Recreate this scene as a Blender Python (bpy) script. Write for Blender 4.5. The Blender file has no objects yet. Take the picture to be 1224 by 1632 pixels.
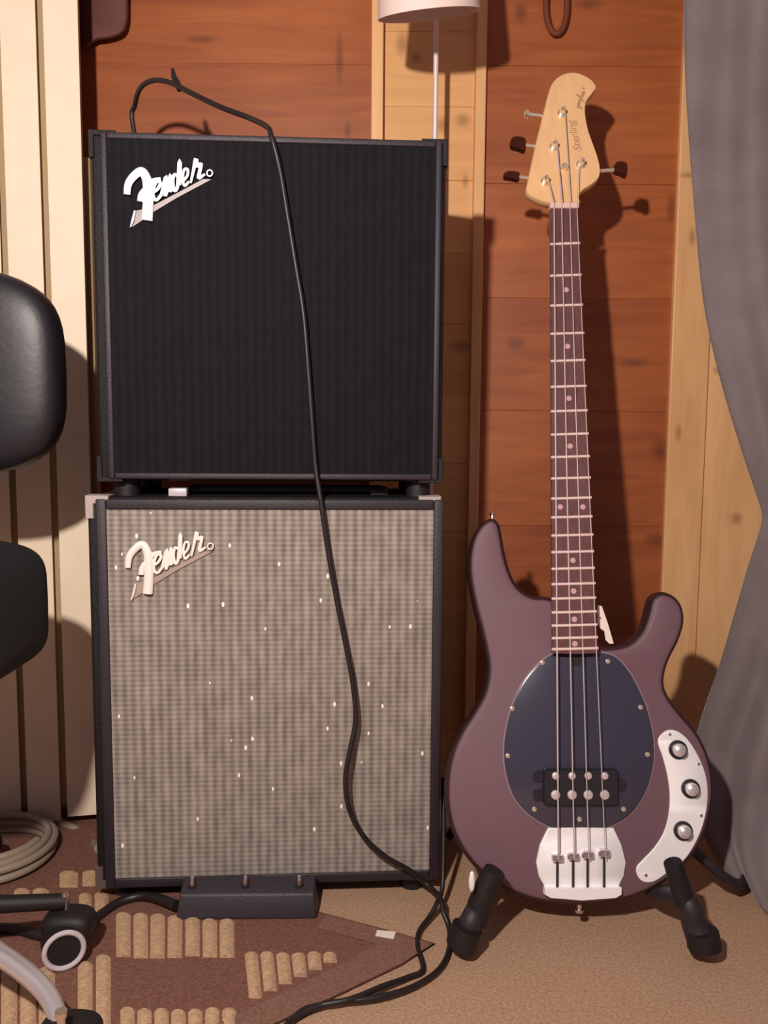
import bpy, bmesh, math, random
from mathutils import Vector, Matrix
from mathutils.geometry import tessellate_polygon
from math import sin, cos, pi, radians, tan, atan2
random.seed(7)
scene = bpy.context.scene
C = scene.collection

# ------------------------------------------------------------------ camera
FPX = 1300.0
CAM = Vector((0, 0, 0.66))
ROT = Matrix.Rotation(radians(90 - 5.5), 3, 'X') @ Matrix.Rotation(0.0075, 3, 'Z')
cd = bpy.data.cameras.new('camera'); cam = bpy.data.objects.new('camera', cd); C.objects.link(cam)
cd.sensor_fit = 'VERTICAL'; cd.sensor_height = 24; cd.lens = 24 * FPX / 1632
cd.clip_start = 0.02
cam.matrix_world = Matrix.Translation(CAM) @ ROT.to_4x4()
scene.camera = cam

# ------------------------------------------------------------------ world, lamp, exposure
w = bpy.data.worlds.new('world'); scene.world = w; w.use_nodes = True
bg = w.node_tree.nodes['Background']
bg.inputs[0].default_value = (1.0, 0.74, 0.82, 1); bg.inputs[1].default_value = 0.185
ld = bpy.data.lights.new('room_lamp', 'POINT'); ld.energy = 70; ld.shadow_soft_size = 0.022
ld.color = (1.0, 0.90, 0.82)
lo = bpy.data.objects.new('room_lamp', ld); lo.location = (-.275, 0.0, 1.09); C.objects.link(lo)
vs = scene.view_settings
vs.view_transform = 'Standard'; vs.look = 'None'; vs.gamma = 1; vs.exposure = 0.0
vs.use_curve_mapping = False

# ------------------------------------------------------------------ measuring helpers
def ray(px, py):
    return ROT @ Vector(((px - 612) / FPX, -(py - 816) / FPX, -1.0))
def hit(px, py, o, n):
    d = ray(px, py); return CAM + d * ((o - CAM).dot(n) / d.dot(n))
def P(px, py, D): return hit(px, py, Vector((0, D, 0)), Vector((0, 1, 0)))
def F(px, py, z=0.0): return hit(px, py, Vector((0, 0, z)), Vector((0, 0, 1)))

# ------------------------------------------------------------------ materials
def nt(name):
    m = bpy.data.materials.new(name); m.use_nodes = True
    t = m.node_tree; return m, t, t.nodes['Principled BSDF']
def lin(c):
    return tuple(((v / 255) / 12.92 if v / 255 <= .04045 else ((v / 255 + .055) / 1.055) ** 2.4) for v in c) + (1,)
def mat(name, col, rough=.6, metal=0.0, noise=0.0, scale=60, bump=0.0, bscale=None, stretch=(1, 1, 1), coat=0, sheen=0, spec=.5, trans=0):
    m, t, b = nt(name)
    c = lin(col)
    b.inputs['Base Color'].default_value = c
    b.inputs['Roughness'].default_value = rough; b.inputs['Metallic'].default_value = metal
    b.inputs['Coat Weight'].default_value = coat; b.inputs['Sheen Weight'].default_value = sheen
    b.inputs['Specular IOR Level'].default_value = spec
    b.inputs['Transmission Weight'].default_value = trans
    g = t.nodes.new('ShaderNodeNewGeometry'); mp = t.nodes.new('ShaderNodeMapping')
    mp.inputs['Scale'].default_value = stretch
    t.links.new(g.outputs['Position'], mp.inputs['Vector'])
    n = t.nodes.new('ShaderNodeTexNoise'); n.inputs['Scale'].default_value = scale; n.inputs['Detail'].default_value = 4
    t.links.new(mp.outputs[0], n.inputs['Vector'])
    if noise:
        r = t.nodes.new('ShaderNodeValToRGB')
        r.color_ramp.elements[0].position = .3; r.color_ramp.elements[1].position = .7
        r.color_ramp.elements[0].color = tuple(v * (1 - noise) for v in c[:3]) + (1,)
        r.color_ramp.elements[1].color = tuple(min(1, v * (1 + noise)) for v in c[:3]) + (1,)
        t.links.new(n.outputs['Fac'], r.inputs[0]); t.links.new(r.outputs[0], b.inputs['Base Color'])
    if bump:
        n2 = t.nodes.new('ShaderNodeTexNoise'); n2.inputs['Scale'].default_value = bscale or scale; n2.inputs['Detail'].default_value = 3
        t.links.new(mp.outputs[0], n2.inputs['Vector'])
        bu = t.nodes.new('ShaderNodeBump'); bu.inputs['Strength'].default_value = bump; bu.inputs['Distance'].default_value = .002
        t.links.new(n2.outputs['Fac'], bu.inputs['Height']); t.links.new(bu.outputs[0], b.inputs['Normal'])
    return m
def M(t, op, a, b=None, c=None):
    n = t.nodes.new('ShaderNodeMath'); n.operation = op
    for i, v in enumerate((a, b, c)):
        if v is None: continue
        if isinstance(v, (int, float)): n.inputs[i].default_value = v
        else: t.links.new(v, n.inputs[i])
    return n.outputs[0]
def wood(name, dark, light, knots, rough=.5, vertical=False, sc=5.0, knotcol=(70, 28, 14)):
    m, t, b = nt(name); b.inputs['Roughness'].default_value = rough
    g = t.nodes.new('ShaderNodeNewGeometry'); mp = t.nodes.new('ShaderNodeMapping')
    mp.inputs['Scale'].default_value = (9, 9, 1) if vertical else (1, 9, 9)
    t.links.new(g.outputs['Position'], mp.inputs['Vector'])
    oi = t.nodes.new('ShaderNodeObjectInfo')
    comb = t.nodes.new('ShaderNodeCombineXYZ')
    t.links.new(M(t, 'MULTIPLY', oi.outputs['Random'], 7.0), comb.inputs[1])
    t.links.new(comb.outputs[0], mp.inputs['Location'])
    n = t.nodes.new('ShaderNodeTexNoise'); n.inputs['Scale'].default_value = sc; n.inputs['Detail'].default_value = 6; n.inputs['Distortion'].default_value = .8
    t.links.new(mp.outputs[0], n.inputs['Vector'])
    n3 = t.nodes.new('ShaderNodeTexNoise'); n3.inputs['Scale'].default_value = 4; n3.inputs['Detail'].default_value = 2
    t.links.new(g.outputs['Position'], n3.inputs['Vector'])
    f = M(t, 'ADD', M(t, 'MULTIPLY', n.outputs['Fac'], .55), M(t, 'MULTIPLY', n3.outputs['Fac'], .45))
    f = M(t, 'ADD', f, M(t, 'MULTIPLY', M(t, 'SUBTRACT', oi.outputs['Random'], .5), .22))
    r = t.nodes.new('ShaderNodeValToRGB')
    r.color_ramp.elements[0].position = .28; r.color_ramp.elements[1].position = .72
    r.color_ramp.elements[0].color = lin(dark); r.color_ramp.elements[1].color = lin(light)
    t.links.new(f, r.inputs[0])
    out = r.outputs[0]
    if knots:
        s = t.nodes.new('ShaderNodeSeparateXYZ'); t.links.new(g.outputs['Position'], s.inputs[0])
        acc = None
        for (x, z, rx, rz) in knots:
            dx = M(t, 'DIVIDE', M(t, 'SUBTRACT', s.outputs[0], x), rx)
            dz = M(t, 'DIVIDE', M(t, 'SUBTRACT', s.outputs[2], z), rz)
            d = M(t, 'SQRT', M(t, 'ADD', M(t, 'MULTIPLY', dx, dx), M(t, 'MULTIPLY', dz, dz)))
            v = M(t, 'MULTIPLY_ADD', d, -.9, 1.35)
            n_ = t.nodes.new('ShaderNodeClamp'); t.links.new(v, n_.inputs[0]); v = n_.outputs[0]
            acc = v if acc is None else M(t, 'MAXIMUM', acc, v)
        mx = t.nodes.new('ShaderNodeMix'); mx.data_type = 'RGBA'
        t.links.new(M(t, 'MULTIPLY', acc, .48), mx.inputs[0]); t.links.new(out, mx.inputs[6]); mx.inputs[7].default_value = lin(knotcol)
        out = mx.outputs[2]
    t.links.new(out, b.inputs['Base Color'])
    bu = t.nodes.new('ShaderNodeBump'); bu.inputs['Strength'].default_value = .25; bu.inputs['Distance'].default_value = .001
    t.links.new(n.outputs['Fac'], bu.inputs['Height']); t.links.new(bu.outputs[0], b.inputs['Normal'])
    return m
DW = 1.45
def kn(px, py, rx, ry, D=DW):
    p = P(px, py, D); s = D / FPX; return (p.x, p.z, rx * s, ry * s)
m_wall = wood('stained_pine', (138, 68, 34), (180, 102, 50), [kn(541, 92, 5, 32), kn(554, 208, 5, 12), kn(1071, 330, 7, 22), kn(1010, 578, 20, 7),
      kn(1053, 718, 14, 16), kn(1045, 860, 16, 12), kn(822, 548, 12, 10), kn(938, 6, 20, 8), kn(830, 20, 9, 14), kn(320, 62, 20, 5)])
m_pale = wood('pale_pine', (206, 150, 92), (232, 178, 118), [kn(641, 68, 9, 16), kn(705, 198, 8, 10), kn(738, 190, 10, 9), kn(664, 90, 7, 7), kn(742, 288, 4, 10), kn(735, 552, 15, 9)], knotcol=(120, 62, 30))
m_trim = wood('pale_pine_trim', (214, 160, 108), (244, 194, 138), [kn(1143, 590, 7, 6), kn(1172, 826, 9, 9), kn(1078, 690, 5, 12), kn(1095, 282, 14, 4), kn(1100, 380, 5, 12)], vertical=True, knotcol=(125, 75, 36))
m_dark = mat('dark_baseboard', (60, 34, 22), .5, noise=.3, scale=20)
m_carpet = mat('beige_carpet', (186, 149, 120), .95, noise=.22, scale=260, bump=.9, bscale=500)
m_backing = mat('wall_backing', (62, 36, 24), .9)
m_window = mat('window_panel', (176, 152, 116), .8)
m_slat = mat('cream_slat', (243, 222, 196), .55, noise=.03, scale=30, bump=.1)
m_tolex = mat('black_tolex', (14, 8, 12), .6, noise=.2, scale=400, bump=.7, bscale=600)
m_tolex2 = mat('black_tolex_rim', (44, 36, 43), .5, bump=.3, bscale=600, scale=300)
m_rubber = mat('black_rubber', (24, 18, 20), .6)
m_cord = mat('black_cable', (34, 27, 28), .45)
m_chrome = mat('chrome', (235, 225, 228), .22, 1.0)
m_armc = mat('polished_arm', (240, 232, 234), .3, .75)
m_glare = mat('chrome_white_glare', (255, 252, 253), .45, 0.15, spec=1.0)  # the chrome's blown-out reflection is put into a near-white base colour
m_badge = mat('silver_badge', (255, 250, 252), .4, 0.1)
m_badge2 = mat('dull_badge', (250, 238, 230), .45, 0.05)
m_tail = mat('grey_badge_tail', (120, 108, 110), .4, 0.2)
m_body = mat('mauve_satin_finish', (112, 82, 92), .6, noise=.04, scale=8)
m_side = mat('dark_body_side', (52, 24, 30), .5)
m_guard = mat('black_pickguard', (60, 58, 74), .22, coat=.4)
m_guardrim = mat('pickguard_bevel', (150, 128, 135), .4)
m_pick = mat('black_pickup', (40, 36, 42), .35)
m_pole = mat('pole_piece', (240, 228, 230), .35, .6)
m_board = mat('rosewood', (98, 58, 58), .5, noise=.2, scale=30, stretch=(6, 6, 1))
m_fret = mat('fret_wire', (255, 225, 220), .35, .3)
m_dot = mat('pearl_dot', (205, 160, 158), .35)
m_nut = mat('cream_nut', (226, 190, 178), .4)
m_maple = mat('maple', (232, 186, 136), .35, noise=.06, scale=12, stretch=(6, 6, 1))
m_string = mat('string', (205, 190, 192), .4, .2)
m_tuner = mat('tuner_metal', (255, 240, 215), .25, .8)
m_button = mat('tuner_button', (90, 42, 28), .25, .6)
m_decal = mat('headstock_print', (178, 138, 104), .5)
m_shade = mat('lamp_shade', (232, 208, 200), .7)
m_pole_w = mat('white_lamp_pole', (226, 205, 205), .3)
m_curtain = mat('grey_curtain', (122, 110, 112), .9, noise=.12, scale=14, bump=.5, bscale=300, sheen=.3)
m_leather = mat('black_leather', (28, 24, 30), .45, bump=.12, bscale=120)
m_seat = mat('black_fabric', (20, 16, 22), .8)
m_rug = mat('brown_rug', (122, 82, 68), .95, noise=.25, scale=200, bump=.9, bscale=350)
m_border = mat('brown_rug_border', (132, 94, 80), .95, noise=.2, scale=200, bump=.9, bscale=350)
m_cream = mat('cream_rug_rib', (196, 160, 126), .95, noise=.2, scale=180, bump=.9, bscale=350)
m_paper = mat('white_paper', (242, 226, 214), .7)
m_grey = mat('grey_cable', (150, 134, 118), .4)
m_pedal = mat('pedal_enclosure', (52, 46, 54), .5, bump=.3, bscale=500)
m_ring = mat('wheel_ring', (205, 195, 202), .35, .1)
m_pouch = mat('brown_leather', (104, 62, 58), .6, noise=.1, scale=20)
m_loop = mat('brown_cord', (112, 52, 26), .7)

def cloth(name, base, thread, kind):
    m, t, b = nt(name)
    g = t.nodes.new('ShaderNodeNewGeometry'); s = t.nodes.new('ShaderNodeSeparateXYZ'); t.links.new(g.outputs['Position'], s.inputs[0])
    px = 0.86 / 1000
    wv = M(t, 'SINE', M(t, 'MULTIPLY', s.outputs[0], 2 * pi / (14 * px)))
    wh = M(t, 'SINE', M(t, 'MULTIPLY', s.outputs[2], 2 * pi / (8 * px)))
    weave = M(t, 'ADD', M(t, 'MULTIPLY', wv, .3), M(t, 'MULTIPLY', wh, .2))
    n = t.nodes.new('ShaderNodeTexNoise'); n.inputs['Scale'].default_value = 1; n.inputs['Detail'].default_value = 4
    mp = t.nodes.new('ShaderNodeMapping'); mp.inputs['Scale'].default_value = (90, 40, 30)
    t.links.new(g.outputs['Position'], mp.inputs['Vector']); t.links.new(mp.outputs[0], n.inputs['Vector'])
    f = M(t, 'ADD', M(t, 'MULTIPLY', weave, .55), M(t, 'MULTIPLY_ADD', n.outputs['Fac'], .7, .15))
    r = t.nodes.new('ShaderNodeValToRGB'); r.color_ramp.elements[0].position = .2; r.color_ramp.elements[1].position = .85
    r.color_ramp.elements[0].color = lin(base); r.color_ramp.elements[1].color = lin(thread)
    t.links.new(f, r.inputs[0]); out = r.outputs[0]
    b.inputs['Roughness'].default_value = .85; b.inputs['Specular IOR Level'].default_value = .25
    if kind == 'silver':
        v = t.nodes.new('ShaderNodeTexVoronoi'); v.inputs['Scale'].default_value = 1
        mp2 = t.nodes.new('ShaderNodeMapping'); mp2.inputs['Scale'].default_value = (1 / (11 * px), 30, 1 / (20 * px))
        t.links.new(g.outputs['Position'], mp2.inputs['Vector']); t.links.new(mp2.outputs[0], v.inputs['Vector'])
        sep = t.nodes.new('ShaderNodeSeparateColor'); t.links.new(v.outputs['Color'], sep.inputs[0])
        pick = M(t, 'GREATER_THAN', sep.outputs[0], .90)
        near = M(t, 'LESS_THAN', v.outputs['Distance'], .20)
        glint = M(t, 'MULTIPLY', pick, near)
        mx = t.nodes.new('ShaderNodeMix'); mx.data_type = 'RGBA'
        t.links.new(glint, mx.inputs[0]); t.links.new(out, mx.inputs[6]); mx.inputs[7].default_value = (1, .93, .86, 1)  # white flecks in the base colour stand in for glints on the threads
        out = mx.outputs[2]
    t.links.new(out, b.inputs['Base Color'])
    bu = t.nodes.new('ShaderNodeBump'); bu.inputs['Strength'].default_value = .5; bu.inputs['Distance'].default_value = .0006
    t.links.new(weave, bu.inputs['Height']); t.links.new(bu.outputs[0], b.inputs['Normal'])
    return m
m_cloth_b = cloth('black_grille_cloth', (9, 8, 13), (20, 19, 28), 'black')
m_cloth_s = cloth('silver_grille_cloth', (112, 104, 98), (172, 160, 150), 'silver')

# ------------------------------------------------------------------ object helpers
ORG = {}
def thing(name, label, cat, loc, group=None):
    o = bpy.data.objects.new(name, None); C.objects.link(o); o.location = loc; o.empty_display_size = .05
    o['label'] = label; o['category'] = cat
    if group: o['group'] = group
    ORG[o.name] = Vector(loc); return o
def link(name, bm, m, parent=None, smooth=35, loc=None):
    bmesh.ops.recalc_face_normals(bm, faces=bm.faces)
    me = bpy.data.meshes.new(name)
    if parent is not None: org = ORG[parent.name]
    elif loc is not None: org = Vector(loc)
    else:
        xs = [v.co for v in bm.verts]
        org = Vector(((min(v.x for v in xs) + max(v.x for v in xs)) / 2, (min(v.y for v in xs) + max(v.y for v in xs)) / 2, min(v.z for v in xs)))
    bmesh.ops.translate(bm, verts=bm.verts, vec=-org)
    bm.to_mesh(me); bm.free()
    me.materials.append(m)
    if smooth:
        me.shade_smooth(); me.set_sharp_from_angle(angle=radians(smooth))
    o = bpy.data.objects.new(name, me); C.objects.link(o)
    if parent is not None: o.parent = parent
    else: o.location = org
    ORG[o.name] = org
    return o
def solo(name, bm, m, label, cat, group=None, smooth=35):
    o = link(name, bm, m, None, smooth); o['label'] = label; o['category'] = cat
    if group: o['group'] = group
    return o
def struct(name, bm, m, parent=None, smooth=0):
    o = link(name, bm, m, parent, smooth)
    if parent is None: o['kind'] = 'structure'
    return o
def box8(bm, pts, bev=0.0, seg=2):
    vs_ = [bm.verts.new(p) for p in pts]
    fs = [(0, 1, 2, 3), (4, 7, 6, 5), (0, 4, 5, 1), (1, 5, 6, 2), (2, 6, 7, 3), (3, 7, 4, 0)]
    es = set()
    for f in fs:
        fa = bm.faces.new([vs_[i] for i in f]); es.update(fa.edges)
    if bev: bmesh.ops.bevel(bm, geom=list(es), offset=bev, segments=seg, profile=.5, affect='EDGES')
def box(bm, x0, x1, y0, y1, z0, z1, bev=0.0, seg=2):
    box8(bm, [(x0, y0, z0), (x1, y0, z0), (x1, y1, z0), (x0, y1, z0), (x0, y0, z1), (x1, y0, z1), (x1, y1, z1), (x0, y1, z1)], bev, seg)
def catmull(pts, n=6, closed=False):
    pts = [Vector(p) for p in pts]; N = len(pts); out = []
    rng = range(N) if closed else range(N - 1)
    for i in rng:
        if closed: a, b, c, d = pts[(i - 1) % N], pts[i], pts[(i + 1) % N], pts[(i + 2) % N]
        else: a, b, c, d = pts[max(i - 1, 0)], pts[i], pts[i + 1], pts[min(i + 2, N - 1)]
        for k in range(n):
            u = k / n
            out.append(.5 * ((2 * b) + (c - a) * u + (2 * a - 5 * b + 4 * c - d) * u * u + (3 * b - a - 3 * c + d) * u ** 3))
    if not closed: out.append(pts[-1])
    return out
def tube(bm, pts, r, seg=10, closed=False, flat=None):
    """pts world; r number or list; flat=(axis, factor) squashes the section"""
    pts = [Vector(p) for p in pts]; N = len(pts)
    rs = r if isinstance(r, (list, tuple)) else [r] * N
    rings = []; prev = None
    for i, p in enumerate(pts):
        if closed: tdir = pts[(i + 1) % N] - pts[(i - 1) % N]
        else: tdir = pts[min(i + 1, N - 1)] - pts[max(i - 1, 0)]
        if tdir.length < 1e-9: tdir = Vector((0, 0, 1))
        tdir.normalize()
        if prev is None:
            a = Vector((0, 1, 0)) if abs(tdir.y) < .9 else Vector((1, 0, 0))
            u = (a - tdir * a.dot(tdir)).normalized()
        else:
            u = prev - tdir * prev.dot(tdir)
            u = u.normalized() if u.length > 1e-6 else prev
        prev = u; v = tdir.cross(u)
        ring = []
        for k in range(seg):
            an = 2 * pi * k / seg
            d = u * cos(an) * rs[i] + v * sin(an) * rs[i]
            if flat: d = d - flat[0] * d.dot(flat[0]) * (1 - flat[1])
            ring.append(bm.verts.new(p + d))
        rings.append(ring)
    for i in range(N if closed else N - 1):
        A, B = rings[i], rings[(i + 1) % N]
        for k in range(seg): bm.faces.new((A[k], A[(k + 1) % seg], B[(k + 1) % seg], B[k]))
    if not closed:
        bm.faces.new(rings[0][::-1]); bm.faces.new(rings[-1])
def disc(bm, c, n, r, h, seg=16, r2=None, dome=0):
    """cylinder from c along n by h"""
    n = Vector(n).normalized(); r2 = r if r2 is None else r2
    prof = [(r, 0), (r2, h)]
    if dome: prof = [(r, 0), (r, h * .5), (r * .85, h * .82), (r * .5, h * .97)]
    a = Vector((1, 0, 0)) if abs(n.x) < .9 else Vector((0, 0, 1))
    u = (a - n * a.dot(n)).normalized(); v = n.cross(u); rings = []
    for (rr, hh) in prof:
        rings.append([bm.verts.new(Vector(c) + n * hh + (u * cos(2 * pi * k / seg) + v * sin(2 * pi * k / seg)) * rr) for k in range(seg)])
    for A, B in zip(rings, rings[1:]):
        for k in range(seg): bm.faces.new((A[k], A[(k + 1) % seg], B[(k + 1) % seg], B[k]))
    bm.faces.new(rings[0][::-1]); bm.faces.new(rings[-1])
def offset2(pts, d):
    """inset a closed 2-D outline (list of (x,y)) by d"""
    N = len(pts); A = sum(pts[i][0] * pts[(i + 1) % N][1] - pts[(i + 1) % N][0] * pts[i][1] for i in range(N))
    s = 1 if A > 0 else -1; out = []
    for i in range(N):
        a, b = Vector(pts[(i - 1) % N][:2]), Vector(pts[(i + 1) % N][:2]); t = (b - a)
        if t.length < 1e-9: out.append(tuple(pts[i][:2])); continue
        t.normalize(); nrm = Vector((-t.y, t.x)) * s
        out.append((pts[i][0] + nrm.x * d, pts[i][1] + nrm.y * d))
    return out
def prism(bm, outline, fn, levels):
    """outline 2-D; levels [(inset, off)]; fn(x, y, off) -> world"""
    rings = []
    for ins, off in levels:
        o = offset2(outline, ins) if ins else outline
        rings.append([bm.verts.new(fn(p[0], p[1], off)) for p in o])
    N = len(outline)
    for A, B in zip(rings, rings[1:]):
        for k in range(N): bm.faces.new((A[k], A[(k + 1) % N], B[(k + 1) % N], B[k]))
    for rg_, (ins, off) in ((rings[0], levels[0]), (rings[-1], levels[-1])):
        o = offset2(outline, ins) if ins else outline
        for t in tessellate_polygon([[Vector((p[0], p[1], 0)) for p in o]]):
            if len(set(t)) == 3:
                try: bm.faces.new([rg_[i] for i in t])
                except ValueError: pass
def superell(bm, c, h, e1=.35, e2=.35, nu=40, nv=24, M3=None):
    def pw(v, e): return math.copysign(abs(v) ** e, v)
    rows = []
    for j in range(1, nv):
        ph = -pi / 2 + pi * j / nv; row = []
        for i in range(nu):
            th = 2 * pi * i / nu
            p = Vector((h[0] * pw(cos(ph), e1) * pw(cos(th), e2), h[1] * pw(sin(ph), e1), h[2] * pw(cos(ph), e1) * pw(sin(th), e2)))
            if M3: p = M3 @ p
            row.append(bm.verts.new(Vector(c) + p))
        rows.append(row)
    for A, B in zip(rows, rows[1:]):
        for k in range(nu): bm.faces.new((A[k], A[(k + 1) % nu], B[(k + 1) % nu], B[k]))
    bm.faces.new(rows[0][::-1]); bm.faces.new(rows[-1])
B = bmesh.new
def X(px, py, D): return P(px, py, D).x
def Z(px, py, D): return P(px, py, D).z

# ------------------------------------------------------------------ the setting
bm = B(); box(bm, -1.6, 1.6, -.6, 1.62, -.05, 0); floor = struct('floor', bm, m_carpet)
bm = B(); box(bm, -1.6, 1.6, DW + .012, DW + .10, 0, 2.4); wall = struct('wall_back', bm, m_backing)
x_st0, x_st1 = X(592, 120, DW - .012), X(611, 120, DW - .012)
x_st2, x_st3 = X(757, 200, DW - .012), X(774, 200, DW - .012)
x_t0 = X(1080, 330, DW - .01)
joints = [Z(900, y, DW) for y in (105, 293, 475, 655, 838)]
st = (joints[0] - joints[-1]) / 4
zs = [joints[-1] - st * k for k in range(6, 0, -1)] + joints[::-1] + [joints[0] + st * k for k in range(1, 5)]
zs = [z for z in zs if z > .01 and z < 2.38]; zs = [0.0] + zs + [2.4]
def planks(x0, x1, zlist, m, D):
    for a, b in zip(zlist, zlist[1:]):
        if b - a < .012: continue
        q = B(); j = random.uniform(0, .0015)
        box(q, x0, x1, D + j, DW + .013, a + .00015, b - .00015, .0004, 1)
        struct('plank', q, m, wall)
planks(-1.6, x_st0, zs, m_wall, DW)
planks(x_st3, x_t0, zs, m_wall, DW)
zs2 = [0]
while zs2[-1] < 2.3: zs2.append(zs2[-1] + st * .62)
zs2[-1] = 2.4
planks(x_st1, x_st2, zs2, m_pale, DW + .004)
for i, (a, b, d) in enumerate([(x_st0, x_st1, .014), (x_st2, x_st3, .012), (x_t0, X(1112, 900, DW) , .010)]):
    bm = B(); box(bm, a, b, DW - d, DW + .012, 0, 2.4, .002, 2); struct('trim_%d' % (i + 1), bm, m_trim)
bm = B(); box(bm, X(1112, 900, DW) + .001, 1.6, DW - .004, DW + .012, 0, 2.4, .001, 1); struct('trim_4', bm, m_trim)
bm = B(); box(bm, -1.6, x_st0 - .002, DW - .016, DW - .002, 0, .09, .002, 2); struct('baseboard_back', bm, m_dark)
# closed panel of the window recess the blinds cover
bm = B(); box(bm, -1.6, X(137, 700, 1.326), 1.326, 1.35, .03, 2.4, .002, 1); struct('window_1', bm, m_window)

bm = B(); box(bm, X(136, 813, 1.36), X(157, 813, 1.36), 1.36, 1.375, .02, P(150, 250, 1.36).z, .002, 1); struct('trim_5', bm, m_window)

# ------------------------------------------------------------------ vertical blinds
BD = 1.30
bl = thing('vertical_blinds', 'cream vertical blinds hanging behind the black office chair at the left edge', 'blinds', (P(60, 1300, BD).x, BD, .03))
def slat(xl, xr, zb, ang=.0, D=BD):
    q = B(); x0, x1 = xl, xr; dy = (x1 - x0) * tan(ang)
    box8(q, [(x0, D, zb), (x1, D + dy, zb), (x1, D + dy + .0016, zb), (x0, D + .0016, zb),
             (x0, D, 2.2), (x1, D + dy, 2.2), (x1, D + dy + .0016, 2.2), (x0, D + .0016, 2.2)], .0004, 1)
    link('slat', q, m_slat, bl, 0)
xs = [(-62, 17, 1300), (27, 84.5, 1312), (92.5, 141.5, 1302)]
for a, b, yb in xs: slat(X(a, 813, BD), X(b, 813, BD) - (.0075 if b < 100 else 0), P(a + 15, yb, BD).z, .20)
w_ = X(84.5, 813, BD) - X(27, 813, BD)
for k in range(1, 5): slat(X(-62, 813, BD) - k * (w_ + .012), X(-62, 813, BD) - .011 - (k - 1) * (w_ + .012), .035, .2)
bm = B(); box(bm, -1.3, X(141, 813, BD), BD - .02, BD + .03, 2.2, 2.25, .004); link('headrail', bm, m_slat, bl)

# ------------------------------------------------------------------ amplifiers
class Frame:
    def __init__(s, pl, pr):       # two points on the front plane
        s.o = pl.copy(); s.u = (pr - pl); s.u.z = 0; s.u.normalize()
        s.n = Vector((s.u.y, -s.u.x, 0))          # towards the viewer
    def px(s, px, py):
        p = hit(px, py, s.o, s.n); return ((p - s.o).dot(s.u), p.z)
    def at(s, u, z, off): return Vector((s.o.x, s.o.y, 0)) + s.u * u + s.n * off + Vector((0, 0, z))
    def pt(s, px, py, off=0.0):
        u, z = s.px(px, py); return s.at(u, z, off)
    def box(s, bm, u0, u1, z0, z1, o0, o1, bev=0, seg=2):
        box8(bm, [s.at(u0, z0, o1), s.at(u1, z0, o1), s.at(u1, z0, o0), s.at(u0, z0, o0),
                  s.at(u0, z1, o1), s.at(u1, z1, o1), s.at(u1, z1, o0), s.at(u0, z1, o0)], bev, seg)
def logo(fr, parent, dx, dy, m, mt, fat=1.25):
    def W(p, off): return fr.pt(180 + p[0] / 6.8 + dx, 230 + p[1] / 6.8 + dy, off)
    S = [([(170, 565), (185, 450), (250, 360), (325, 315), (375, 380), (396, 480), (398, 650), (385, 845)], [26, 30, 32, 34, 36, 40, 42, 44]),
         ([(312, 640), (325, 565), (385, 490), (450, 420), (535, 400)], [24, 24, 22, 20, 16]),
         ([(448, 540), (500, 505), (530, 440), (490, 425), (455, 500), (455, 590), (490, 622), (545, 560)], 13),
         ([(545, 560), (590, 370), (583, 585)], 15), ([(592, 560), (640, 350), (632, 540)], 14), ([(640, 530), (665, 500)], 10),
         ([(715, 370), (680, 350), (662, 430), (680, 520), (715, 470), (738, 200), (735, 465)], [10, 12, 14, 14, 14, 18, 14]),
         ([(765, 430), (820, 360), (822, 295), (785, 300), (768, 390), (790, 470), (835, 425)], 11),
         ([(855, 440), (880, 330), (912, 185), (925, 260), (968, 235), (950, 330), (945, 385), (1010, 345)], [9, 12, 18, 14, 14, 15, 16, 8])]
    names = ['letter'] * len(S)
    root = None
    q = B()
    for pts, wd in S:
        cp = catmull([(a, b, 0) for a, b in pts], 5)
        if isinstance(wd, list):
            ws = [wd[min(int(i / 5), len(wd) - 1)] + (wd[min(int(i / 5) + 1, len(wd) - 1)] - wd[min(int(i / 5), len(wd) - 1)]) * ((i % 5) / 5) for i in range(len(cp))]
        else: ws = [wd] * len(cp)
        tube(q, [W((p.x, p.y), .0085) for p in cp], [max(.5, v) * fat / 6.8 * .00088 for v in ws], 8, flat=(fr.n, .55))
    cp = [(1060 + 30 * cos(a * pi / 6), 335 + 34 * sin(a * pi / 6)) for a in range(12)]
    tube(q, [W(p, .0085) for p in cp], 8 / 6.8 * .00088, 6, closed=True)
    tube(q, [W((256, 738), .0085), W((236, 830), .0085), W((208, 915), .0085)], [.0012, .0018, .0008], 6)
    b_ = link('badge', q, m, parent, 50)
    q = B()
    prism(q, [(256, 735), (215, 912), (340, 830), (440, 752), (700, 595), (1075, 395), (985, 392), (700, 545), (440, 680), (340, 715)],
          lambda x, y, o: W((x, y), o), [(0, .003), (0, .006)])
    link('badge_tail', q, mt, parent, 0)
def Lcorner(fr, parent, u, z, su, sz, L, wd, m, name='corner_protector', o0=-.03, o1=.003):
    q = B(); pts = [(0, 0), (L, 0), (L, wd), (wd, wd), (wd, L), (0, L)]
    prism(q, [(a, b) for a, b in pts], lambda a, b, o: fr.at(u + su * (a - .0015), z + sz * (b - .0015), o), [(0, o0), (0, o1 - .0012), (.0012, o1)])
    link(name, q, m, parent, 40)
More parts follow.
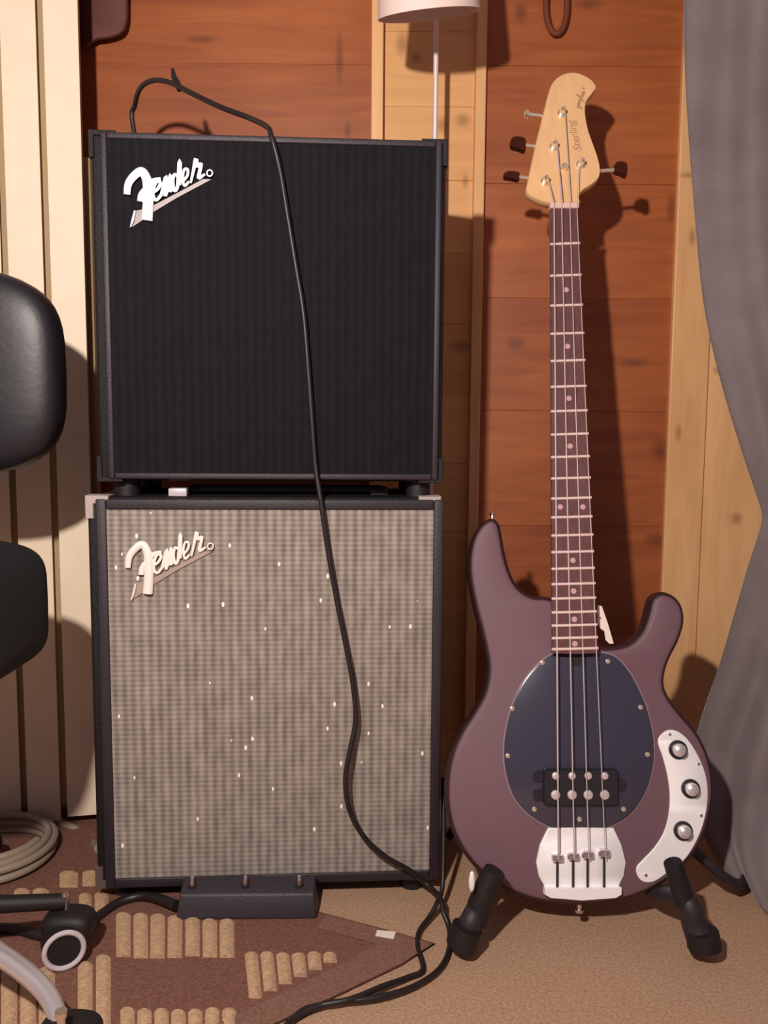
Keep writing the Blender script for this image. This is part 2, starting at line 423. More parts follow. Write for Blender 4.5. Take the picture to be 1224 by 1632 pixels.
def amp(fr, L, R, T, Bt, xm, ym, name, label, cloth_m, depth, cl, rim):
    u0 = fr.px(L, ym)[0]; u1 = fr.px(R, ym)[0]; z1 = fr.px(xm, T)[1]; z0 = fr.px(xm, Bt)[1]
    root = thing(name, label, 'amplifier', fr.at((u0 + u1) / 2, z0 - .02, 0))
    q = B(); fr.box(q, u0, u1, z0, z1, -depth, 0, .006, 3); link('cabinet', q, m_tolex, root)
    # grille frame: four bars in one bezel
    c0, c1 = fr.px(cl[0], ym)[0], fr.px(cl[1], ym)[0]; d1, d0 = fr.px(xm, cl[2])[1], fr.px(xm, cl[3])[1]
    q = B(); g = rim
    for a in ((c0 - g, c0, d0 - g, d1 + g), (c1, c1 + g, d0 - g, d1 + g), (c0, c1, d1, d1 + g), (c0, c1, d0 - g, d0)):
        fr.box(q, a[0], a[1], a[2], a[3], -.002, .006, .0022, 3)
    link('grille_frame', q, m_tolex2, root)
    q = B(); fr.box(q, c0 - .001, c1 + .001, d0 - .001, d1 + .001, 0, .0035, 0); link('grille_cloth', q, cloth_m, root, 0)
    return root, u0, u1, z0, z1
frB = Frame(P(155, 1100, 1.085), P(692, 1100, 1.115))
ampB, bu0, bu1, bz0, bz1 = amp(frB, 146, 697, 792, 1406, 430, 1100, 'bass_combo_amp',
    'black amplifier with sparkling silver grille cloth and chrome corners, bottom of the stack', m_cloth_s, .19, (178, 687, 812, 1391), .014)
frT = Frame(P(160, 490, 1.09), P(705, 490, 1.115))
ampT, tu0, tu1, tz0, tz1 = amp(frT, 150, 708, 217, 767, 435, 490, 'speaker_cabinet',
    'all-black amplifier with dark grille cloth, top of the stack', m_cloth_b, .19, (178, 691, 230, 754), .0085)
for fr, root, z0, u0, u1, lo_ in ((frB, ampB, bz0, bu0, bu1, 0.0), (frT, ampT, tz0, tu0, tu1, bz1)):
    for u in (u0 + .03, u1 - .03):
        for o in (-.03, -.165):
            q = B(); disc(q, fr.at(u, lo_, o), (0, 0, 1), .017, z0 - lo_ + .001, 18); link('foot', q, m_rubber, root)
for su, sz, u, z in ((1, 1, bu0, bz0), (-1, 1, bu1, bz0), (1, -1, bu0, bz1), (-1, -1, bu1, bz1)):
    Lcorner(frB, ampB, u, z, su, sz, .031, .011, mat('metal_corner', (205, 188, 182), .35, .4) if sz < 0 else mat('darker_metal_corner', (150, 132, 128), .4, .7))  # lower corners take a darker grey than the upper ones
for su, sz, u, z in ((1, 1, tu0, tz0), (-1, 1, tu1, tz0), (1, -1, tu0, tz1), (-1, -1, tu1, tz1)):
    Lcorner(frT, ampT, u, z, su, sz, .034, .007, m_tolex)
logo(frT, ampT, 0, 0, m_badge, m_tail)
logo(frB, ampB, 1, 590, m_badge2, mat('badge_tail_pale', (176, 158, 146), .4, .2), 1.15)
# strap handle on the lower amplifier's top, silver end caps
q = B(); ua, ub = frB.px(265, 784)[0], frB.px(640, 784)[0]
frB.box(q, ua + .02, ub - .02, bz1 + .003, bz1 + .012, -.075, -.045, .003); h_ = link('strap_handle', q, m_rubber, ampB)
q = B(); frB.box(q, ua, ua + .025, bz1 - .001, bz1 + .0105, -.03, -.012, .002); link('handle_cap', q, m_ring, ampB)
q = B(); frB.box(q, ub - .04, ub - .015, bz1 - .001, bz1 + .0105, -.075, -.045, .002); link('handle_cap', q, m_tolex2, ampB)

# ------------------------------------------------------------------ floor lamp behind the cabinets
lp = P(694, 160, 1.355)
lamp = thing('floor_lamp', 'white floor lamp with a thin pole standing behind the all-black top amplifier', 'lamp', (lp.x, lp.y, 0))
q = B(); disc(q, (lp.x, lp.y, 0), (0, 0, 1), .05, .014, 32, .046); link('base', q, m_pole_w, lamp)
q = B(); tube(q, [(lp.x, lp.y, .013), (lp.x, lp.y, .7), (lp.x, lp.y, 1.44), (lp.x, lp.y - .02, 1.47), (lp.x, 1.255, 1.475), (lp.x - .004, 1.24, 1.45), (lp.x - .006, 1.235, 1.33)], .0042, 12); link('pole', q, m_pole_w, lamp)
sc_ = P(684, 24, 1.235)
q = B(); ax = (Matrix.Rotation(radians(-7), 3, 'Y') @ Vector((0, 0, 1)))
Rm = Matrix.Rotation(radians(-6), 3, 'Y') @ Matrix.Rotation(radians(19), 3, 'X')
rings = []
for (r, h) in ((.074, 0), (.056, .17), (.0545, .17), (.0725, 0)):
    rings.append([q.verts.new(Vector((sc_.x, 1.235, sc_.z)) + Rm @ Vector((r * cos(2 * pi * k / 48), r * .94 * sin(2 * pi * k / 48), h))) for k in range(48)])
for a in range(4):
    A_, B_ = rings[a], rings[(a + 1) % 4]
    for k in range(48): q.faces.new((A_[k], A_[(k + 1) % 48], B_[(k + 1) % 48], B_[k]))
link('lamp_shade', q, m_shade, lamp, 50)
q = B(); tube(q, [(lp.x - .06, 1.235, 1.345), (lp.x + .05, 1.235, 1.345)], .002, 8); disc(q, (lp.x - .006, 1.235, 1.30), (0, 0, 1), .012, .05, 16); link('socket', q, m_pole_w, lamp)

# ------------------------------------------------------------------ curtain
ed = [(-260, 1085), (0, 1091), (150, 1095), (330, 1106), (480, 1121), (600, 1148), (720, 1184), (800, 1210), (826, 1215), (860, 1206), (900, 1193), (980, 1170), (1060, 1147), (1140, 1120), (1200, 1108), (1300, 1112), (1395, 1160)]
edc = catmull([(a, b, 0) for a, b in ed], 4)
q = B(); NU = 110; rows = []
for e in edc:
    y, x = e.x, e.y
    pinch = max(0.06, min(1, abs(y - 822) / 420)); Dl = 1.30 - .04 * (1 - pinch)
    pl = P(x, y, Dl)
    if y > 1200: Dl = 1.30 - (y - 1200) / 195 * .125; pl = P(x, y, Dl)
    kb = min(1, max(0, (y - 1050) / 330)); kb = kb * kb * (3 - 2 * kb)
    Xr = (1.04 - .16 * (1 - pinch)) * (1 - kb) + .64 * kb; Yr = 1.00 * (1 - kb) + .62 * kb
    z = max(pl.z, .004)
    row = []
    for i in range(NU + 1):
        u = i / NU
        s = u
        base = Vector((pl.x + (Xr - pl.x) * s, Dl + (Yr - Dl) * s, z))
        nn = Vector((-.55, -.83, 0))
        a = .015 * (.35 + .65 * pinch)
        d = a * sin(u * 2 * pi * 7.0 + .9 * sin(y * .004) + 1.0) * min(1, u * 6 + .15) + .004 * sin(u * 40 + y * .011)
        row.append(q.verts.new(base + nn * d))
    rows.append(row)
for A_, B_ in zip(rows, rows[1:]):
    for k in range(NU): q.faces.new((A_[k], A_[k + 1], B_[k + 1], B_[k]))
me_c = solo('curtain', q, m_curtain, 'grey curtain gathered to one side at the right edge, behind the bass guitar', 'curtain', smooth=180)
md = me_c.modifiers.new('thick', 'SOLIDIFY'); md.thickness = .002; md.offset = -1

# ------------------------------------------------------------------ bass guitar
LEAN = radians(13.6)
GN = Vector((0, -cos(LEAN), sin(LEAN))); GO = Vector((0, 1.009, 0))
def G(px, py, off=0.0):
    """point of the body's front plane seen at that pixel, moved off metres along the plane's normal"""
    return hit(px, py, GO, GN) + GN * off
def Gs(px, py, off):      # point on a plane raised by off, so raised parts keep their outline
    return hit(px, py, GO + GN * off, GN)
PXM = 1.08 / FPX
bass = thing('bass_guitar', 'mauve four-string electric bass guitar with black pickguard, leaning upright on its stand', 'guitar', G(925, 1446))
def gp(name, outline, levels, m, parent=None, n=6, smooth=40, straight=False, raised=None):
    q = B(); o = [(p.x, p.y) for p in catmull([(a, b, 0) for a, b in outline], n, True)] if not straight else outline
    if raised is None: fn = lambda x, y, off: G(x, y, off)
    else: fn = lambda x, y, off: Gs(x, y, raised) + GN * (off - raised)
    prism(q, o, fn, levels); return link(name, q, m, parent or bass, smooth)
body = [(880, 953), (850, 949), (828, 935), (815, 912), (806, 880), (801, 852), (796, 833), (784, 825), (768, 834), (755, 855), (748, 885), (748, 920), (755, 960),
        (765, 1000), (774, 1040), (777, 1072), (770, 1108), (752, 1140), (733, 1170), (718, 1205), (711, 1245), (712, 1290), (723, 1332), (745, 1370), (775, 1400),
        (815, 1424), (862, 1440), (925, 1446), (985, 1440), (1040, 1421), (1084, 1391), (1115, 1354), (1133, 1310), (1140, 1262), (1134, 1212), (1115, 1170), (1086, 1135),
        (1067, 1108), (1061, 1085), (1068, 1055), (1085, 1020), (1093, 990), (1089, 965), (1076, 949), (1056, 943), (1041, 954), (1034, 980), (1024, 1005),
        (1004, 1024), (975, 1031), (955, 1028), (930, 1010), (905, 975)]
bd_ = gp('body', body, [(6.5, -.010), (6.5, -.0018), (9, -.0006), (12, 0)], m_body, smooth=60)
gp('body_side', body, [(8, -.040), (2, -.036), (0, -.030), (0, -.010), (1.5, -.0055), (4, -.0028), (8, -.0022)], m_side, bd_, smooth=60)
guard = [(905, 1040), (880, 1043), (858, 1058), (835, 1085), (818, 1120), (807, 1160), (803, 1200), (808, 1240), (822, 1275), (850, 1303), (885, 1320), (925, 1325),
         (965, 1319), (1003, 1298), (1028, 1262), (1040, 1220), (1041, 1180), (1032, 1135), (1018, 1100), (1000, 1068), (978, 1046), (950, 1040)]
pg = gp('pickguard', guard, [(0, -.001), (0, .0015), (2.5, .0025)], m_guard)
gp('pickguard_edge', guard, [(-1.8, -.001), (-1.8, .0008), (2, .0012)], m_guardrim, pg)
def screw(px, py, r, m, parent, off=.0025, h=.0015, name='screw'):
    q = B(); disc(q, G(px, py, off - .001), GN, r * PXM, h + .001, 12, dome=1); return link(name, q, m, parent)
for a in [(864, 1056), (968, 1054), (816, 1129), (1020, 1127), (809, 1204), (1031, 1202), (851, 1289), (993, 1289), (923, 1305)]: screw(a[0], a[1], 4.2, m_tuner, pg)
def rrect(x0, x1, y0, y1, r, n=4):
    o = []
    for cx, cy, a0 in ((x1 - r, y1 - r, 0), (x0 + r, y1 - r, 90), (x0 + r, y0 + r, 180), (x1 - r, y0 + r, 270)):
        for k in range(n + 1):
            a = radians(a0 + 90 * k / n); o.append((cx + r * cos(a), cy + r * sin(a)))
    return o
gp('truss_rod_slot', rrect(912, 926, 1049, 1061, 2), [(0, .001), (0, .0031)], m_rubber, pg, straight=True)
pk = gp('pickup', rrect(864, 982, 1224, 1281, 5), [(0, .001), (0, .010), (1.5, .012)], m_pick, straight=True)
for a in ((857, 1236), (857, 1266), (987, 1250)): gp('mounting_tab', rrect(a[0] - 8, a[0] + 8, a[1] - 9, a[1] + 9, 6), [(0, .001), (0, .006)], m_pick, pk, straight=True)
for y, rr in ((1234, 6.3), (1264, 7.8)):
    for x in (882.5, 908.5, 934, 960): screw(x, y, rr, m_pole, pk, .0115, .003, 'pole_piece')
# bridge
br = gp('bridge', [(873, 1319), (925, 1318), (977, 1319), (989, 1345), (996, 1373), (993, 1395), (985, 1411), (925, 1412), (867, 1411), (858, 1395), (854, 1373), (860, 1345)],
        [(0, -.001), (0, .003), (1.5, .004)], m_glare, straight=True)
gp('bridge_lip', [(866, 1411), (987, 1411), (988, 1422), (978, 1428), (925, 1432), (875, 1428), (865, 1422)], [(0, -.001), (0, .009), (1.5, .011)], m_glare, br, straight=True)
SX = [(882, 886), (894, 911), (907, 934), (918, 960)]
for i, (xn, xb) in enumerate(SX):
    sy = 1366 - i * 2.5
    sd = gp('saddle', rrect(xb - 9, xb + 9, sy - 8, sy + 4, 3), [(0, .003), (0, .011), (1.5, .013)], m_chrome, br, straight=True)
    q = B(); tube(q, [G(xb, sy + 4, .008), G(xb, 1411, .008)], .0016, 8); link('saddle_screw', q, m_tolex2, br)
# control plate
cp_ = [(1048, 1182), (1055, 1169), (1067, 1163), (1082, 1167), (1098, 1182), (1114, 1209), (1124, 1237), (1127, 1265), (1124, 1296), (1114, 1329), (1098, 1359), (1083, 1376), (1062, 1391),
       (1042, 1404), (1026, 1405), (1016, 1396), (1014, 1382), (1026, 1368), (1042, 1351), (1056, 1329), (1064, 1304), (1067, 1273), (1064, 1240), (1056, 1207)]
ctl = gp('control_plate', cp_, [(0, -.0005), (0, .0018), (1, .0025)], m_glare, n=4)
for x, y in ((1079, 1194), (1099, 1256), (1087, 1323)):
    q = B(); disc(q, G(x, y, .002), GN, 15 * PXM, .003, 24); kr = link('knob_shade_ring', q, m_pick, ctl)  # black disc put in as the ring of shade around each knob
    q = B(); disc(q, G(x, y, .0045), GN, 10.5 * PXM, .013, 24, dome=1); link('knob', q, m_armc, ctl)
for x, y in ((1112, 1217), (1116, 1299), (1066, 1170), (1028, 1394)): screw(x, y, 3, m_chrome, ctl, .0025)
# neck, fingerboard, frets
FB = .017
def edge(y):            # fingerboard edges in the photograph
    t = (y - 328) / (1040 - 328); return 877 + 3 * t, 921 + 32 * t
l0, r0 = edge(324); l1, r1 = edge(1046)
gp('neck', [(l0 + 1, 322), (r0 - 1, 322), (r1 - 2, 1020), (l1 + 2, 1020)], [(9, -.010), (3, -.004), (0, .004), (0, FB - .005)], m_maple, straight=True, raised=FB)
gp('fingerboard', [(l0, 326), (r0, 326), (r1, 1041), ((l1 + r1) / 2, 1043), (l1, 1041)], [(0, FB - .0055), (0, FB - .001), (1, FB)], m_board, straight=True, raised=FB)
FR = [388.5, 439, 486.6, 531.5, 574.8, 616, 655, 692, 728, 762, 794, 824, 853, 879.5, 906, 930.5, 953.5, 975.5, 996.5, 1016.5, 1034]
for y in FR:
    a, b = edge(y); q = B()
    tube(q, [Gs(a - .5, y + .8, FB), Gs((a + b) / 2, y, FB) + GN * .0004, Gs(b + .5, y - 1, FB)], .0019, 8); link('fret', q, m_fret, bass)
for x0, y in [(0, 462), (0, 552), (0, 635), (0, 711), (-18, 808), (18, 808), (0, 893), (0, 942), (0, 987), (0, 1026)]:
    a, b = edge(y); q = B(); disc(q, Gs((a + b) / 2 + x0, y, FB) - GN * .0005, GN, 4.6 * PXM, .001, 14); link('fret_marker', q, m_dot, bass)
gp('nut', rrect(876, 922, 324.5, 333, 1.5), [(0, FB - .006), (0, FB + .003), (1, FB + .004)], m_nut, straight=True, raised=FB)
head = [(876, 324), (847, 313), (839, 303), (842, 284), (853, 233), (867, 176), (875.5, 143), (884, 127), (898, 117.5), (916, 115), (933, 120.5), (945, 129), (950.5, 139),
        (944, 149), (936, 160), (933, 176), (937, 203), (945, 227), (953, 250), (957, 270), (954, 284), (943, 294), (929, 303), (923, 313), (922, 324)]
HB = .006
hs = gp('headstock', head, [(1.5, HB - .016), (0, HB - .014), (0, HB - .002), (1.2, HB)], m_maple, n=5, raised=HB)
posts = [(868.5, 290), (882.5, 235), (895, 182), (925, 263)]
for x, y in posts:
    q = B(); disc(q, Gs(x, y, HB), GN, 8.5 * PXM, .002, 20); disc(q, Gs(x, y, HB) + GN * .001, GN, 5 * PXM, .016, 18, dome=1); link('tuning_post', q, m_tuner, bass)
q = B(); disc(q, Gs(899, 268, HB), GN, 6 * PXM, .007, 16); link('string_tree', q, m_tuner, bass)
for (x, y, w1, h1, hx, m_) in ((842, 175, 9, 12, 866, m_tuner), (827, 224, 26, 24, 856, m_button), (817, 275, 26, 15, 845, m_button), (992, 264, 22, 24, 954, m_button)):  # glint put into the top button's bright material; the others stay dark
    q = B(); tube(q, [Gs(hx, y + 3, HB) - GN * .010, Gs(x, y, HB) - GN * .010], .0028, 8)
    tk = link('tuner_shaft', q, m_tuner, bass)
    q = B(); sg = 1 if x < 900 else -1
    ol = [(x - w1 / 2, y - h1 * .2), (x - w1 * .2, y - h1 / 2), (x + w1 / 2 - 2, y - h1 * .4), (x + w1 / 2, y), (x + w1 / 2 - 2, y + h1 * .5), (x, y + h1 * .35), (x - w1 * .45, y + h1 * .2)]
    prism(q, [(p.x, p.y) for p in catmull([(a, b, 0) for a, b in ol], 4, True)], lambda a, b, o: Gs(a, b, HB) + GN * o, [(1, -.017), (0, -.015), (0, -.009), (1, -.007)])
    link('tuner_button', q, m_, bass, 60)
# strings
for i, (xn, xb) in enumerate(SX):
    r = [.0011, .0009, .00075, .0006][i]
    q = B(); px_, py_ = posts[i]
    tube(q, [G(xb, 1364, .0155), Gs(xn, 328, FB) + GN * .005, Gs(px_ + (4 if i < 3 else -4), py_ + 2, HB) + GN * .007], r, 6)
    link('string', q, m_string, bass)
# strap buttons
def button(p, d, name='strap_button', r=.006):
    q = B(); d = Vector(d).normalized(); disc(q, p - d * .001, d, r * .55, .010, 14); disc(q, p + d * .008, d, r, .004, 16, r * .8); link(name, q, m_chrome, bass)
gup = (G(925, 600) - G(925, 1200)).normalized()
button(G(927, 1445, -.014), -gup); button(G(787, 828, -.016), gup, r=.0045)
# headstock print
def text_mesh(s, size):
    c = bpy.data.curves.new('t', 'FONT'); c.body = s; c.size = size; c.extrude = .0001; c.align_x = 'CENTER'; c.shear = .3
    o = bpy.data.objects.new('t', c); C.objects.link(o); bpy.context.view_layer.update()
    me = bpy.data.meshes.new_from_object(o.evaluated_get(bpy.context.evaluated_depsgraph_get())); bpy.data.objects.remove(o); return me
def put_text(s, size, c, c2, parent, m, name):
    me = text_mesh(s, size); q = B(); q.from_mesh(me); bpy.data.meshes.remove(me)
    xd = (c2 - c).normalized(); yd = GN.cross(xd)
    for v in q.verts: v.co = c + xd * v.co.x + yd * v.co.y + GN * v.co.z
    link(name, q, m, parent, 0)
put_text('Sterling', .0165, Gs(921, 216, HB) + GN * .0003, Gs(913, 186, HB) + GN * .0003, bass, m_decal, 'headstock_lettering')
q = B()
for pts, r in (([(921, 172), (924, 160), (931, 146)], 3.0), ([(929, 142), (930, 140)], 3.2), ([(926, 156), (918, 150)], 1.6), ([(926, 158), (932, 164)], 1.5), ([(922, 168), (928, 174)], 1.6)):
    tube(q, [Gs(a, b, HB) + GN * .0002 for a, b in pts], r * PXM, 6, flat=(GN, .1))
link('headstock_emblem', q, m_decal, bass)

# ------------------------------------------------------------------ guitar stand
st_ = thing('guitar_stand', 'black folding floor stand with padded arms holding the bass guitar', 'stand', (P(930, 1440, 1.08).x, 1.08, 0))
def sp(name, pts, r, m=m_tolex2, seg=14, n=5):
    q = B(); c = catmull(pts, n); 
    if isinstance(r, list):
        rr = [r[min(i // n, len(r) - 1)] + (r[min(i // n + 1, len(r) - 1)] - r[min(i // n, len(r) - 1)]) * ((i % n) / n) for i in range(len(c))]
    else: rr = r
    tube(q, c, rr, seg); return link(name, q, m, st_, 60)
hub = Vector((P(930, 1440, 1.17).x, 1.17, .20))
# left front leg
lf = F(737, 1508, .018); lt = P(789, 1388, .985); ml = P(757, 1452, .985)
sp('leg', [lf, lf.lerp(ml, .5), ml, Vector((ml.x + .03, 1.07, .055)), hub - Vector((.02, 0, .02))], [.018, .017, .013, .009, .009], m_tolex2)
sp('padded_arm', [ml + Vector((0, -.004, -.012)), ml.lerp(lt, .5), lt], [.015, .0155, .014], m_rubber)
sp('rubber_foot', [Vector((lf.x - .002, lf.y - .002, .0195)), lf + Vector((.006, 0, .026))], [.0195, .0195], m_rubber)
q = B(); e_ = P(752, 1405, .965); superell(q, e_, (.004, .003, .014), 1, 1, 12, 8); link('arm_glint', q, m_glare, st_)  # small white blob added as the glint on the left arm
# right front leg
rf = F(1123, 1512, .018); rt = P(1072, 1374, .985); mr = P(1090, 1432, .985)
sp('leg', [rf, rf.lerp(mr, .5), mr, Vector((mr.x - .03, 1.07, .055)), hub + Vector((.02, 0, -.02))], [.019, .016, .012, .009, .009], m_tolex2)
sp('padded_arm', [mr + Vector((0, -.004, -.004)), mr.lerp(rt, .5), rt], [.013, .0125, .0115], m_rubber)
sp('rubber_foot', [Vector((rf.x - .001, rf.y - .002, .0215)), rf + Vector((-.004, 0, .024))], [.021, .0195], m_rubber)
# rear legs and hub
sp('rear_leg', [hub, F(1150, 1395, .05), F(1192, 1392, .008)], .007)
sp('rear_leg', [hub, Vector((.17, 1.22, .11)), Vector((.11, 1.27, .009))], .007)
q = B(); disc(q, hub + Vector((-.035, 0, -.02)), (1, 0, 0), .018, .07, 20); link('hub', q, m_rubber, st_)
# pale tag behind the neck joint
q = B(); ol = [(955, 964), (962, 966), (972, 995), (981, 1026), (974, 1026), (968, 1020), (966, 1006), (960, 1002), (955, 992)]
prism(q, ol, lambda x, y, o: G(x, y, o - .006), [(0, -.004), (0, -.003)])
solo('card', q, m_paper, 'small pale card wedged beside the neck joint of the bass guitar', 'card', smooth=0)

# ------------------------------------------------------------------ cables
def cable(name, pts, r, m, label, n=8, seg=10, cat='cable'):
    q = B(); tube(q, catmull(pts, n), r, seg); return solo(name, q, m, label, cat, smooth=60)
top = tz1
fc = [frT.at(frT.px(186, 240)[0], top - .075, -.192), frT.at(frT.px(184, 235)[0], top - .055, -.21), P(212, 200, 1.30), P(215, 168, 1.29), P(224, 140, 1.26), P(245, 128, 1.24), P(272, 132, 1.22),
      P(300, 146, 1.20), P(350, 170, 1.17), P(395, 187, 1.145), frT.pt(425, 208, -.004) + Vector((0, 0, .006)), frT.pt(434, 224, .012)]
fc += [frT.pt(x, y, .011) for x, y in ((447, 275), (458, 340), (471, 420), (484, 500), (491, 580), (497, 660), (503, 740))]
fc += [frB.pt(x, y, o) for x, y, o in ((512, 800, .014), (522, 870, .014), (536, 950, .014), (550, 1020, .015), (562, 1085, .017), (566, 1140, .02), (556, 1190, .026), (550, 1230, .028), (556, 1275, .028),
       (578, 1318, .026), (612, 1352, .022), (650, 1376, .018), (680, 1400, .018))]
fc += [P(702, 1432, 1.06), F(706, 1452, .02), F(716, 1480, .006), F(716, 1512, .005), F(700, 1545, .005), F(660, 1572, .006), F(600, 1590, .009), F(520, 1600, .009), F(470, 1622, .007), F(430, 1665, .005)]
cable('instrument_cable', fc, .0036, m_cord, 'long black cable draped over the front of both stacked amplifiers', 8)
c2 = [Vector((.090, 1.15, .16)), P(706, 1400, 1.09), P(696, 1440, 1.06), F(684, 1462, .01), F(668, 1485, .006), F(666, 1510, .005), F(674, 1545, .005), F(650, 1558, .005), F(610, 1572, .010),
      F(560, 1592, .012), F(510, 1602, .009), F(480, 1612, .006), F(455, 1640, .006), F(440, 1680, .005)]
cable('power_cable', c2, .0034, m_cord, 'black cable looping on the carpet between the amplifiers and the stand', 8)
q = B(); tube(q, [P(287, 143, 1.211), P(282, 132, 1.213), P(277, 122, 1.214), P(275, 109, 1.214)], [.0045, .0045, .0038, .0022], 8)
solo('cable_tie', q, m_cord, 'short black cable tie sticking up from the cable above the amplifiers', 'cable tie')
cable('pedal_cord', [F(280, 1442, .02), F(235, 1428, .012), F(195, 1436, .008), F(160, 1458, .008), F(135, 1480, .010), F(108, 1492, .012), F(70, 1492, .01), F(20, 1480, .01), F(-40, 1480, .01)], .0065, m_cord,
      'thick black cord running left from the foot pedal over the rug', 6)
cable('grey_hose', [P(60, 1292, 1.33), P(95, 1311, 1.315), P(118, 1322, 1.30), P(140, 1338, 1.29), F(158, 1352, .01)], .008, m_grey, 'short grey cable end on the floor between blinds and amplifier', 6)
# coil
cc = F(-12, 1372, 0)
for k in range(1):
    q = B(); pts = []
    for i in range(5 * 40):
        a = 2 * pi * i / 40; t_ = i / 40
        rr = .088 + .006 * sin(t_ * 2.3) - .0035 * abs(t_ - 2.2)
        pts.append((cc.x + rr * cos(a) + .004 * sin(t_ * 3), cc.y + rr * sin(a), .008 + .0065 * t_))
    tube(q, pts, .0058, 10)
    solo('cable_coil', q, m_grey, 'coil of pale grey cable on the floor below the blinds', 'cable', smooth=60)

# ------------------------------------------------------------------ foot pedal
fp = Frame(F(278, 1472), F(508, 1470))
fp.n = Vector((fp.u.y, -fp.u.x, 0))
ul = fp.px(280, 1472)[0]; ur = fp.px(505, 1470)[0]
ped = thing('foot_pedal', 'black three-button foot pedal on the rug in front of the amplifiers', 'pedal', fp.at((ul + ur) / 2, 0, -.02))
q = B()
box8(q, [fp.at(ul, .0045, 0), fp.at(ur, .0045, 0), fp.at(ur, .0045, -.040), fp.at(ul, .0045, -.040),
         fp.at(ul + .004, .036, -.008), fp.at(ur - .004, .036, -.008), fp.at(ur - .004, .046, -.040), fp.at(ul + .004, .046, -.040)], .003, 3)
link('enclosure', q, m_pedal, ped)
for x in (302, 388, 475):
    u = fp.px(x, 1472)[0]; c = fp.at(u, .039, -.022)
    q = B(); disc(q, c, (0, 0, 1), .006, .004, 16); link('button_collar', q, m_tolex2, ped)
    q = B(); disc(q, c + Vector((0, 0, .003)), (0, 0, 1), .0035, .013, 14, dome=1); link('button', q, m_chrome, ped)

# ------------------------------------------------------------------ rug
rug_px = [(-160, 1288), (155, 1288), (300, 1408), (420, 1432), (520, 1456), (600, 1477), (693, 1503), (640, 1538), (540, 1586), (440, 1632), (330, 1690), (-160, 1690)]
rg = thing('rug', 'brown area rug with ribbed cream blocks and a pointed corner', 'rug', F(250, 1560))
q = B(); prism(q, rug_px, lambda x, y, o: F(x, y, o), [(0, .0002), (0, .003), (2, .0042)]); link('pile', q, m_rug, rg, 0)
q = B(); prism(q, [(520, 1457), (600, 1478), (690, 1504), (640, 1536), (540, 1584), (440, 1630), (330, 1688), (225, 1688), (345, 1632), (470, 1572), (560, 1527), (600, 1505), (505, 1478)], lambda x, y, o: F(x, y, o), [(0, .003), (0, .0052), (1, .006)])
link('border', q, m_border, rg, 0)
def rib(x0, x1, y0, y1, y0b=None, skew=0):
    y0b = y0 if y0b is None else y0b
    a, b = F(x0 + 1, y0), F(x1 - 1, y0b); c, d = F(x1 - 1 + skew, y1), F(x0 + 1 + skew, y1)
    z0, z1 = .0035, .0085; q = B(); n = 4; pr = []
    for (p, r) in ((a, b), (d, c)):
        row = []
        for k in range(n + 1):
            t = k / n; v = p.lerp(r, t); v.z = z0 + (z1 - z0) * sin(pi * t) ** .6; row.append(q.verts.new(v))
        pr.append(row)
    for k in range(n): q.faces.new((pr[0][k], pr[0][k + 1], pr[1][k + 1], pr[1][k]))
    q.faces.new(pr[0][::-1]); q.faces.new(pr[1]); q.faces.new((pr[0][0], pr[1][0], pr[1][-1], pr[0][-1]))
    link('cream_rib', q, m_cream, rg, 60)
def J(v): return v + random.uniform(-2, 2)
for k in range(7): rib(183 + k * 27.5, 183 + (k + 1) * 27.5, J(1462 + k * 2), J(1531), skew=random.uniform(-1, 1))
for k in range(7):
    x0 = 388 + k * 25; yb = 1602 - (x0 + 12 - 388) * .455
    if yb - 1527 > 6: rib(x0, x0 + 25, J(1526), max(yb, 1534), skew=8 * (yb - 1527) / 80)
for k in range(7): rib(190 + k * 27, 190 + (k + 1) * 27, J(1617), 1672)
rib(122, 150, 1542, 1690); rib(151, 179, 1531, 1690)
for k in range(4): rib(-30 + k * 30, k * 30, J(1552), 1690)
rib(93, 127, 1396, 1419); rib(129, 166, 1395, 1417); rib(124, 148, 1432, 1461); rib(149, 175, 1430, 1459)
for k in range(2): rib(20 + k * 30, 50 + k * 30, 1424, 1452)
q = B(); prism(q, [(601, 1482), (631, 1485), (627, 1497), (598, 1492)], lambda x, y, o: F(x, y, o), [(0, .0062), (0, .0072)])
solo('paper_label', q, m_paper, 'small white paper label lying on the edge of the rug', 'label', smooth=0)

# ------------------------------------------------------------------ office chair
ch = thing('office_chair', 'black leather office chair with chrome base, cut by the left edge', 'chair', (-.64, .88, 0))
bc = P(88, 592, 1.035)
q = B(); zt, zb = P(0, 418, 1.035).z, P(0, 762, 1.035).z
superell(q, (bc.x - .215, 1.06, (zt + zb) / 2), (.215, .040, (zt - zb) / 2), .5, .55, 56, 28, Matrix.Rotation(radians(0), 3, 'Z'))
link('backrest', q, m_leather, ch, 80)
q = B(); sc2 = P(80, 960, 1.0)
superell(q, (sc2.x - .225, .93, .447), (.225, .11, .082), .35, .38, 56, 28); link('seat', q, m_seat, ch, 80)
q = B(); tube(q, [(-.64, .90, .40), (-.64, 1.08, .40), (-.64, 1.15, .46), (-.64, 1.145, .70)], .014, 12); link('back_bracket', q, m_rubber, ch)
q = B(); tube(q, [(-.64, .88, .39), (-.64, .88, .10)], .018, 16); link('gas_lift', q, m_chrome, ch)
q = B(); disc(q, (-.64, .88, .07), (0, 0, 1), .035, .05, 24, .028); link('base_hub', q, m_chrome, ch)
cw = F(95, 1520, .028)
ends = [(cw.x - .005, cw.y + .035), (-.60, 1.14), (-.87, .98), (-.82, .66), (-.36, .74)]
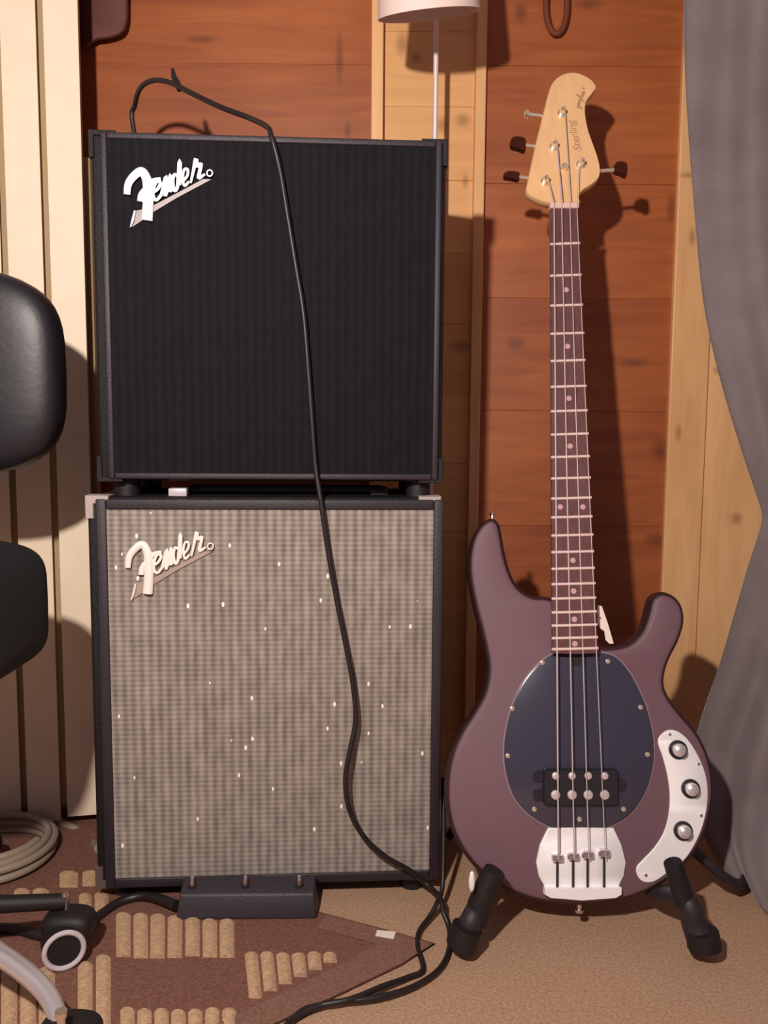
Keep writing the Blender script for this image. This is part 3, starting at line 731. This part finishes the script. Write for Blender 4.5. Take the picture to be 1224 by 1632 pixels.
for i, (ex, ey) in enumerate(ends):
    if i == 4:
        pts = [Vector((-.64, .88, .10)), F(-60, 1495, .097), F(0, 1522, .088), F(48, 1556, .078), F(80, 1592, .068), F(98, 1640, .056)]
        ex, ey = F(99, 1668, .05).x, F(99, 1668, .05).y
    else: pts = [Vector((-.64, .88, .10)), Vector((-.64 + (ex + .64) * .5, .88 + (ey - .88) * .5, .092)), Vector((ex, ey, .074))]
    q = B(); c = catmull(pts, 5); N_ = len(c); tube(q, c, [.013 - .004 * j / N_ for j in range(N_)], 12); arm = link('base_arm', q, m_armc if i == 4 else m_rubber, ch, 60)
    q = B(); tube(q, [(ex, ey, .048), (ex, ey, .084)], .0045, 10); disc(q, (ex, ey, .082), (0, 0, 1), .006, .006, 12); link('caster_stem', q, m_chrome, ch)
    if i == 0: cx, cy, nd = cw.x, cw.y + .012, Vector((cw.x, cw.y, -.5)).normalized() * -1
    else: cx, cy, nd = ex, ey, Vector((.3, -.95, 0)).normalized()
    if i == 0: nd = Vector((.42, -.85, .30)).normalized()
    c0 = Vector((cx, cy, .0305)); nh = Vector((nd.x, nd.y, 0)).normalized()
    q = B(); disc(q, c0 - nh * .010, nh, .0255, .020, 32); whl = link('wheel', q, m_rubber, ch)
    q = B(); tube(q, [c0 + nh * .0105 + (Vector((0, 0, 1)) * cos(a * pi / 16) + nh.cross(Vector((0, 0, 1))) * sin(a * pi / 16)) * .0225 for a in range(32)], .0032, 8, closed=True); link('wheel_ring', q, m_ring, whl)
    q = B(); superell(q, c0 + Vector((0, .02, .016)), (.032, .022, .019), .6, .7, 24, 14); link('caster_housing', q, m_rubber, ch, 70)

# ------------------------------------------------------------------ things on the wall
q = B(); pc = P(160, -20, 1.425)
ol = [(126, -120), (200, -120), (204, 0), (203, 35), (196, 52), (180, 60), (155, 64), (130, 62)]
prism(q, [(p.x, p.y) for p in catmull([(a, b, 0) for a, b in ol], 4, True)], lambda x, y, o: P(x, y, 1.435 - o), [(2, -.012), (0, -.008), (0, .008), (4, .013)])
pch = solo('pouch', q, m_pouch, 'brown rounded pouch hanging on the wooden wall beside the blinds', 'pouch', smooth=60)
q = B(); tube(q, [P(885 + 17 * cos(a * pi / 14) + 2, 8 + 46 * sin(a * pi / 14), 1.440) for a in range(28)], .0052, 10, closed=True)
solo('cord_loop', q, m_loop, 'dark brown cord loop hanging on the wall above the bass headstock', 'loop', smooth=60)
